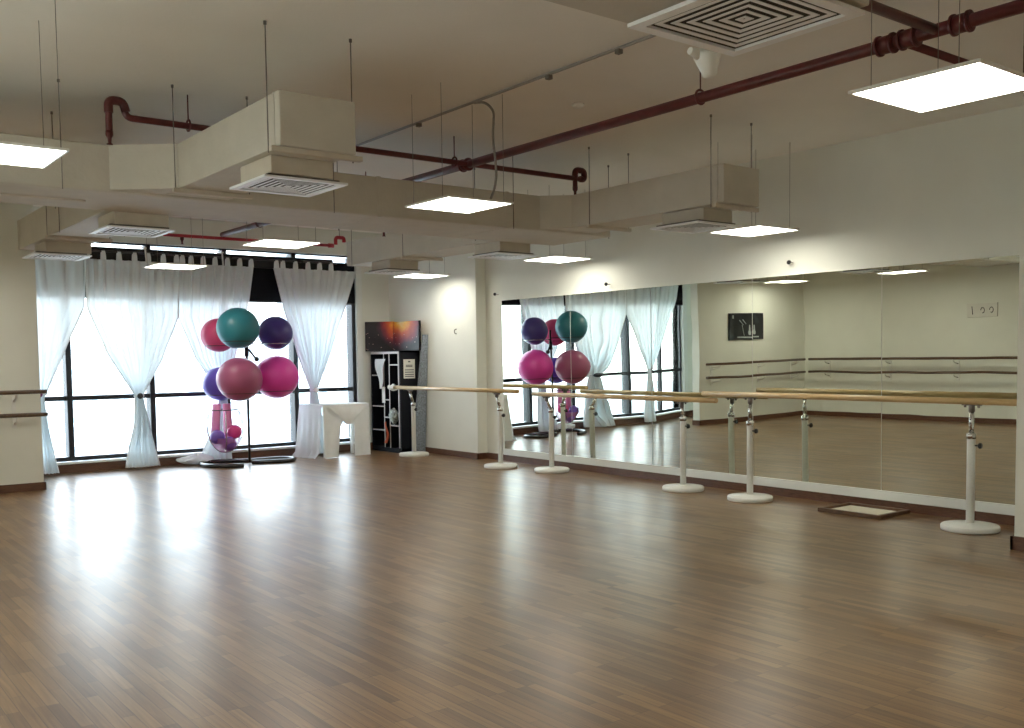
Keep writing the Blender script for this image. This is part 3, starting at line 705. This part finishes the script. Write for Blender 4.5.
branch('beige duct branch running back toward the window at left', 2.30, 2.83, 8.364, 11.93, [10.40], [8.68, 11.15], [9.9, 10.4])
branch('beige duct branch running back toward the window at right', 6.30, 6.80, 8.364, 11.8, [10.30], [8.68, 11.0], [10.3, 11.6])
branch('beige duct with the large square vent at the top edge of the picture', 1.2, 2.98, 1.92, 2.50, [], [], [2.2])
nd = C.objects[[o.name for o in C.objects if o.get('label', '').startswith('beige duct with the large')][0]]
part('duct_underside', MB().box(1.2, 3.0, 1.90, 2.505, 2.612, 2.698, .006), M['duct'], nd)

def diffuser(label, cx, cy, z, s=.282, group='square ceiling vents'):
    t = thing('air_vent', label, 'air vent', (cx, cy, z), 0, group)
    m = MB()
    for r0, r1, za, zb in ((s, s-.045, -.0, -.014),):
        for k in range(4):
            a = [(r0, r0), (-r0, r0), (-r0, -r0), (r0, -r0)]; i = [(r1, r1), (-r1, r1), (-r1, -r1), (r1, -r1)]
            A, B, Cc, D = a[k], a[(k+1) % 4], i[(k+1) % 4], i[k]
            m.quadbox([(*A, zb), (*B, zb), (*Cc, zb), (*D, zb)], [(*A, za), (*B, za), (*Cc, za), (*D, za)])
    lpart('vent_frame', m, M['diff'], t)
    lpart('vent_box', MB().box(-s+.046, s-.046, -s+.046, s-.046, -.0042, .012), M['dark'], t, 'dark interior')
    n = 6; st = (s-.05)/n
    v = MB()
    for q_ in range(n):
        r0 = s-.066-q_*st; r1 = max(.004, r0-st*.50)
        a = [(r0, r0), (-r0, r0), (-r0, -r0), (r0, -r0)]; i = [(r1, r1), (-r1, r1), (-r1, -r1), (r1, -r1)]
        for k in range(4):
            A, B, Cc, D = a[k], a[(k+1) % 4], i[(k+1) % 4], i[k]
            v.quadbox([(*A, -.0075), (*B, -.0075), (*Cc, -.006), (*D, -.006)], [(*A, -.0055), (*B, -.0055), (*Cc, -.0045), (*D, -.0045)])
    lpart('vent_vane', v, M['diff'], t)
    f = MB()
    for a_, b_, c_, d_ in ((-s+.04, s-.04, -s+.04, -s+.05), (-s+.04, s-.04, s-.05, s-.04), (-s+.04, -s+.05, -s+.05, s-.05), (s-.05, s-.04, -s+.05, s-.05)):
        f.box(a_, b_, c_, d_, 0, .018)
    lpart('flange', f, M['greyflange'], t)
    return t
d0 = diffuser('square white vent under the left duct branch nearest us', 2.74, 5.90, 2.573)
for lb, x, y, z in (('square white vent under the right duct branch nearest us', 6.56, 5.84, 2.573), ('square white vent just behind the crossing duct at left', 2.57, 8.68, 2.573),
                    ('square white vent beside the wall left of the curtains', 2.52, 11.15, 2.573), ('square white vent just behind the crossing duct at right', 6.58, 8.68, 2.573),
                    ('square white vent at the far end near the bright corner', 6.56, 11.0, 2.573)):
    c_ = copy_tree(d0); c_.location = (x, y, z); c_['label'] = lb
c_ = copy_tree(d0); c_.location = (2.72, 2.20, 2.602); c_['label'] = 'large square vent cut by the top edge of the picture'
# white horn shaped sensor beside the nearest vent
m = MB().tube([(2.99, 2.60, 2.635), (2.99, 2.60, 2.615), (2.995, 2.60, 2.59), (3.0, 2.60, 2.565), (3.005, 2.60, 2.545), (3.006, 2.60, 2.535)], .03, 18, radii=[.055, .054, .044, .034, .028, .014])
m.tube([(2.90, 2.61, 2.625), (2.93, 2.61, 2.622), (2.98, 2.605, 2.61)], .02, 12, radii=[.014, .018, .026])
m.tube([(2.99, 2.60, 2.63), (2.99, 2.60, ZC)], .012, 10)
tag(m.build('ceiling_sensor', M['white']), 'white rounded sensor hanging beside the nearest vent', 'sensor')

# ------------------------------------------------------------------ LED panels
def light(label, x, y, z=2.6):
    t = thing('ceiling_light', label, 'ceiling light', (x, y, z), 0, 'suspended square light panels')
    s = .298
    fr = MB().box(-s, s, -s, -s+.012, 0, .014).box(-s, s, s-.012, s, 0, .014).box(-s, -s+.012, -s+.012, s-.012, 0, .014).box(s-.012, s, -s+.012, s-.012, 0, .014)
    lpart('panel_frame', fr, M['white'], t)
    lpart('back_plate', MB().box(-s+.012, s-.012, -s+.012, s-.012, .008, .014), M['white'], t)
    lpart('light_diffuser', MB().box(-s+.012, s-.012, -s+.012, s-.012, .002, .007), M['led'], t)
    for a, b in ((-1, -1), (1, -1), (-1, 1), (1, 1)):
        lpart('suspension_wire', MB().tube([(a*(s-.02), b*(s-.1), .012), (a*(s-.02), b*(s-.1), ZC-z)], .0020, 6), M['rod'], t)
    return t
L0 = light('square light panel in the centre in front of the crossing duct', 4.24, 6.14)
for lb, x, y, z in (('large square light panel at the upper right corner', 4.19, 2.27, 2.6), ('square light panel cut by the left edge of the picture', 1.08, 6.02, 2.6),
                    ('square light panel right of the right duct branch', 7.46, 5.92, 2.6), ('square light panel below the crossing duct beside the projecting wall', 7.58, 8.93, 2.6),
                    ('square light panel at the far end above the cabinet corner', 7.42, 11.72, 2.6), ('square light panel behind the crossing duct near the window', 4.16, 9.15, 2.6),
                    ('square light panel in front of the curtain tops', 4.06, 12.0, 2.6), ('square light panel near the side wall rails, seen only in the mirrors', 1.10, 8.95, 2.6),
                    ('square light panel near the wall block, seen only in the mirrors', 1.05, 11.3, 2.6),
                    ('square light panel out of view over the column side', 7.46, 2.0, 2.6), ('square light panel out of view at left over the camera', .9, 2.27, 2.6),
                    ('square light panel out of view behind the camera at left', 1.0, -1.2, 2.6), ('square light panel out of view behind the camera in the middle', 4.2, -1.2, 2.6),
                    ('square light panel out of view behind the camera at right', 7.3, -1.2, 2.6)):
    c_ = copy_tree(L0); c_.location = (x, y, z); c_['label'] = lb

# ------------------------------------------------------------------ sprinkler pipes
def hanger(root, p, along):
    x, y, z = p
    if along == 'y': ring = [(x+.048*math.cos(a*PI/8), y, z+.048*math.sin(a*PI/8)+.006) for a in range(16)]
    else: ring = [(x, y+.040*math.cos(a*PI/8), z+.040*math.sin(a*PI/8)+.004) for a in range(16)]
    part('pipe_hanger', MB().tube(ring, .008, 8, closed=True).tube([(x, y, z+.045), (x, y, ZC)], .005, 6), M['red'], root)
def sprink(root, x, y, z):
    part('sprinkler_head', MB().lathe([(0, 0), (.026, 0), (.026, -.03), (.014, -.05), (.012, -.085), (.022, -.09), (.022, -.095), (0, -.095)], (x, y, z), 14), M['red'], root)
zp = 3.2
t = thing('sprinkler_pipe', 'thick dark red main pipe running the length of the ceiling', 'pipe', (5.16, 5, zp), 0)
part('pipe_run', MB().tube([(5.16, YB, zp), (5.16, 13.28, zp)], .036, 20), M['red'], t)
for y in (2.72, 3.02, 7.35, 3.16):
    part('coupling', MB().tube([(5.16, y-.055, zp), (5.16, y+.055, zp)], .050, 20).tube([(5.16, y-.05, zp), (5.16, y-.035, zp)], .058, 20).tube([(5.16, y+.035, zp), (5.16, y+.05, zp)], .058, 20), M['red'], t)
for y in (2.3, 4.55, 9.2, 12.0): hanger(t, (5.16, y, zp), 'y')
t = thing('sprinkler_pipe', 'dark red branch pipe crossing above the two front duct branches', 'pipe', (4.3, 7.35, zp))
y = 7.35-.05
part('pipe_run', MB().tube(fillet([(2.03, y, 3.07), (2.03, y, 3.31), (2.13, y, 3.31), (2.15, y, zp), (6.50, y, zp), (6.56, y, zp), (6.56, y, 3.285), (6.44, y, 3.285), (6.44, y, 3.10)], .045, 6), .024, 14), M['red'], t)
for x, z in ((2.03, 3.09), (6.44, 3.12)): sprink(t, x, y, z)
for x in (2.03,): part('elbow', MB().tube(fillet([(x, y, 3.22), (x, y, 3.31), (x+.1, y, 3.31), (x+.12, y, 3.24)], .045), .031, 14), M['red'], t)
part('elbow', MB().tube(fillet([(6.50, y, zp), (6.56, y, zp), (6.56, y, 3.285), (6.44, y, 3.285), (6.44, y, 3.2)], .045), .030, 14), M['red'], t)
for x in (2.6, 5.0): hanger(t, (x, y, zp), 'x')
t = thing('sprinkler_pipe', 'dark red branch pipe passing above the large light panel', 'pipe', (5, 2.95, zp))
part('pipe_run', MB().tube([(3.2, 2.86, zp), (5.16, 2.86, zp)], .028, 14).tube(fillet([(5.16, 3.06, zp-.01), (6.96, 3.06, zp-.01), (6.96, 3.06, 3.02)], .05), .024, 14), M['red'], t)
sprink(t, 6.96, 3.06, 3.04); hanger(t, (6.6, 3.06, zp-.01), 'x')
t = thing('sprinkler_pipe', 'red branch pipe close to the window above the curtains', 'pipe', (5.5, 13.3, 3.12))
part('pipe_run', MB().tube([(4.35, 13.3, 3.15), (6.85, 13.3, 3.15)], .022, 12), M['redbright'], t)
part('end_cap', MB().tube([(6.80, 13.3, 3.15), (6.88, 13.3, 3.15)], .032, 12), M['redbright'], t)
for x in (4.6,): sprink(t, x, 13.3, 3.13)
t = thing('sprinkler_pipe', 'short bright red pipe bend near the far right end of the curtains', 'pipe', (6.55, 12.3, 3.1))
part('pipe_run', MB().tube(fillet([(6.40, 12.3, 3.04), (6.40, 12.3, 3.14), (6.53, 12.3, 3.14), (6.53, 12.3, 3.08)], .04), .026, 12), M['redbright'], t)
part('pipe_hanger', MB().tube([(6.46, 12.3, 3.16), (6.46, 12.3, ZC)], .005, 6), M['rod'], t)
t = thing('sprinkler_drop', 'black sprinkler drop hanging behind the crossing duct', 'sprinkler', (5.95, 10.2, 2.95))
part('pipe_run', MB().tube([(5.95, 10.2, 3.0), (5.95, 10.2, ZC)], .022, 12), M['black'], t); sprink(t, 5.95, 10.2, 3.0)

# conduit on the ceiling with clips and hanging flex
t = thing('cable_conduit', 'thin grey cable conduit clipped along the ceiling', 'conduit', (4.44, 5, ZC))
part('conduit', MB().tube([(4.44, YB, ZC-.014), (4.44, 12.5, ZC-.014)], .011, 8), M['cable'], t)
for y in (4.0, 4.6, 5.3, 7.0, 9.0): part('clip', MB().box(4.42, 4.46, y-.02, y+.02, ZC-.05, ZC-.02, .004), M['rod'], t)
part('flexible_cable', MB().tube(fillet([(4.44, 6.2, ZC-.02), (4.47, 6.10, ZC-.03), (4.52, 6.05, ZC-.10), (4.50, 6.05, ZC-.3), (4.53, 6.05, ZC-.5), (4.53, 6.05, 2.78), (4.46, 6.05, 2.62)], .08), .010, 8), M['cable'], t)
tag(MB().lathe([(0, -.03), (.03, -.03), (.05, -.012), (.052, 0), (0, 0)], (5.18, 5.83, ZC), 20).build('smoke_detector', M['white']), 'tiny white round detector on the ceiling beside the main pipe', 'detector')

# ------------------------------------------------------------------ outside: pale city far below
def bld_mat():
    m, nt, b = new_mat('pale_facade'); L = nt.links
    tc = nt.nodes.new('ShaderNodeTexCoord'); mp = nt.nodes.new('ShaderNodeMapping'); mp.inputs['Rotation'].default_value = (PI/2, 0, 0)
    L.new(tc.outputs['Object'], mp.inputs['Vector'])
    k = nt.nodes.new('ShaderNodeTexBrick'); k.offset = 0; k.inputs['Scale'].default_value = 1; k.inputs['Brick Width'].default_value = 3.2; k.inputs['Row Height'].default_value = 3.0; k.inputs['Mortar Size'].default_value = .75
    k.inputs['Color1'].default_value = (.30, .38, .42, 1); k.inputs['Color2'].default_value = (.42, .50, .53, 1); k.inputs['Mortar'].default_value = (.72, .74, .74, 1)
    L.new(mp.outputs['Vector'], k.inputs['Vector']); L.new(k.outputs['Color'], b.inputs['Base Color']); b.inputs['Roughness'].default_value = .7
    return m
M['facade'] = bld_mat(); M['ground'] = pmat('pale_ground', (.62, .62, .60), .9, noise=.12, nscale=.05)
g = MB().box(-500, 900, -600, 1200, -30.5, -30).build('ground', M['ground']); g['kind'] = 'structure'; tag(g, 'pale sunlit ground outside far below the window', 'ground')
for lb, x, y, w_, d_, h in (('pale tower seen through the window between the second and third curtains', 70, 210, 14, 14, 62), ('wide low pale building seen through the lower window', 96, 330, 90, 20, 36), ('pale tower seen between the ball rack and the rightmost curtain', 128, 260, 16, 16, 72)):
    t = thing('building', lb, 'building', (x, y, -30))
    lpart('facade', MB().box(-w_/2, w_/2, -d_/2, d_/2, 0, h), M['facade'], t); lpart('roof', MB().box(-w_/2-.3, w_/2+.3, -d_/2-.3, d_/2+.3, h, h+1), M['ground'], t)

# ------------------------------------------------------------------ world: bright overcast sky
wd = bpy.data.worlds.new('World'); scn.world = wd; wd.use_nodes = True
nt = wd.node_tree; bg = nt.nodes['Background']; L = nt.links
tc = nt.nodes.new('ShaderNodeTexCoord'); sp = nt.nodes.new('ShaderNodeSeparateXYZ'); r = nt.nodes.new('ShaderNodeValToRGB')
L.new(tc.outputs['Generated'], sp.inputs[0]); L.new(sp.outputs['Z'], r.inputs['Fac'])
r.color_ramp.elements[0].position = 0; r.color_ramp.elements[0].color = (.90, .96, 1, 1)
r.color_ramp.elements[1].position = .8; r.color_ramp.elements[1].color = (.66, .80, 1, 1)
L.new(r.outputs['Color'], bg.inputs['Color']); bg.inputs['Strength'].default_value = 4.2

cy = scn.cycles; cy.max_bounces = 16; cy.diffuse_bounces = 10; cy.glossy_bounces = 6; cy.transparent_max_bounces = 16; cy.transmission_bounces = 8
# ------------------------------------------------------------------ camera
CX, CY, F, H = 512., 414., 970.8156, 1.45
X_ = Vector((.7933, -.0458, .6071)); Y_ = Vector((-.6087, -.0390, .7924))
def nrm(v): return v.normalized()
v1 = nrm(Vector((-237-CX, 366-CY, F))); v2 = nrm(Vector((1775-CX, 341-CY, F)))
Yv, Xv = v1, (v2-v1*v1.dot(v2)).normalized(); Zv = Yv.cross(Xv)
if Zv.y > 0: Zv = -Zv
# camera axes (right, down, forward) in world coordinates
right = Vector((Xv.x, Yv.x, Zv.x)); down = Vector((Xv.y, Yv.y, Zv.y)); fwd = Vector((Xv.z, Yv.z, Zv.z))
cam = bpy.data.cameras.new('Camera'); co = bpy.data.objects.new('Camera', cam); C.objects.link(co)
Rm = Matrix((right, -down, -fwd)).transposed()
co.matrix_world = Matrix.Translation((0, 0, H)) @ Rm.to_4x4()
cam.sensor_fit = 'HORIZONTAL'; cam.sensor_width = 36; cam.lens = F/1024*36
cam.shift_x = 0; cam.shift_y = (CY-364)/1024; cam.clip_start = .05; cam.clip_end = 3000
scn.camera = co
scn.view_settings.view_transform = 'Standard'; scn.view_settings.look = 'None'
scn.view_settings.exposure = 1.1; scn.view_settings.gamma = 1; scn.view_settings.use_curve_mapping = False
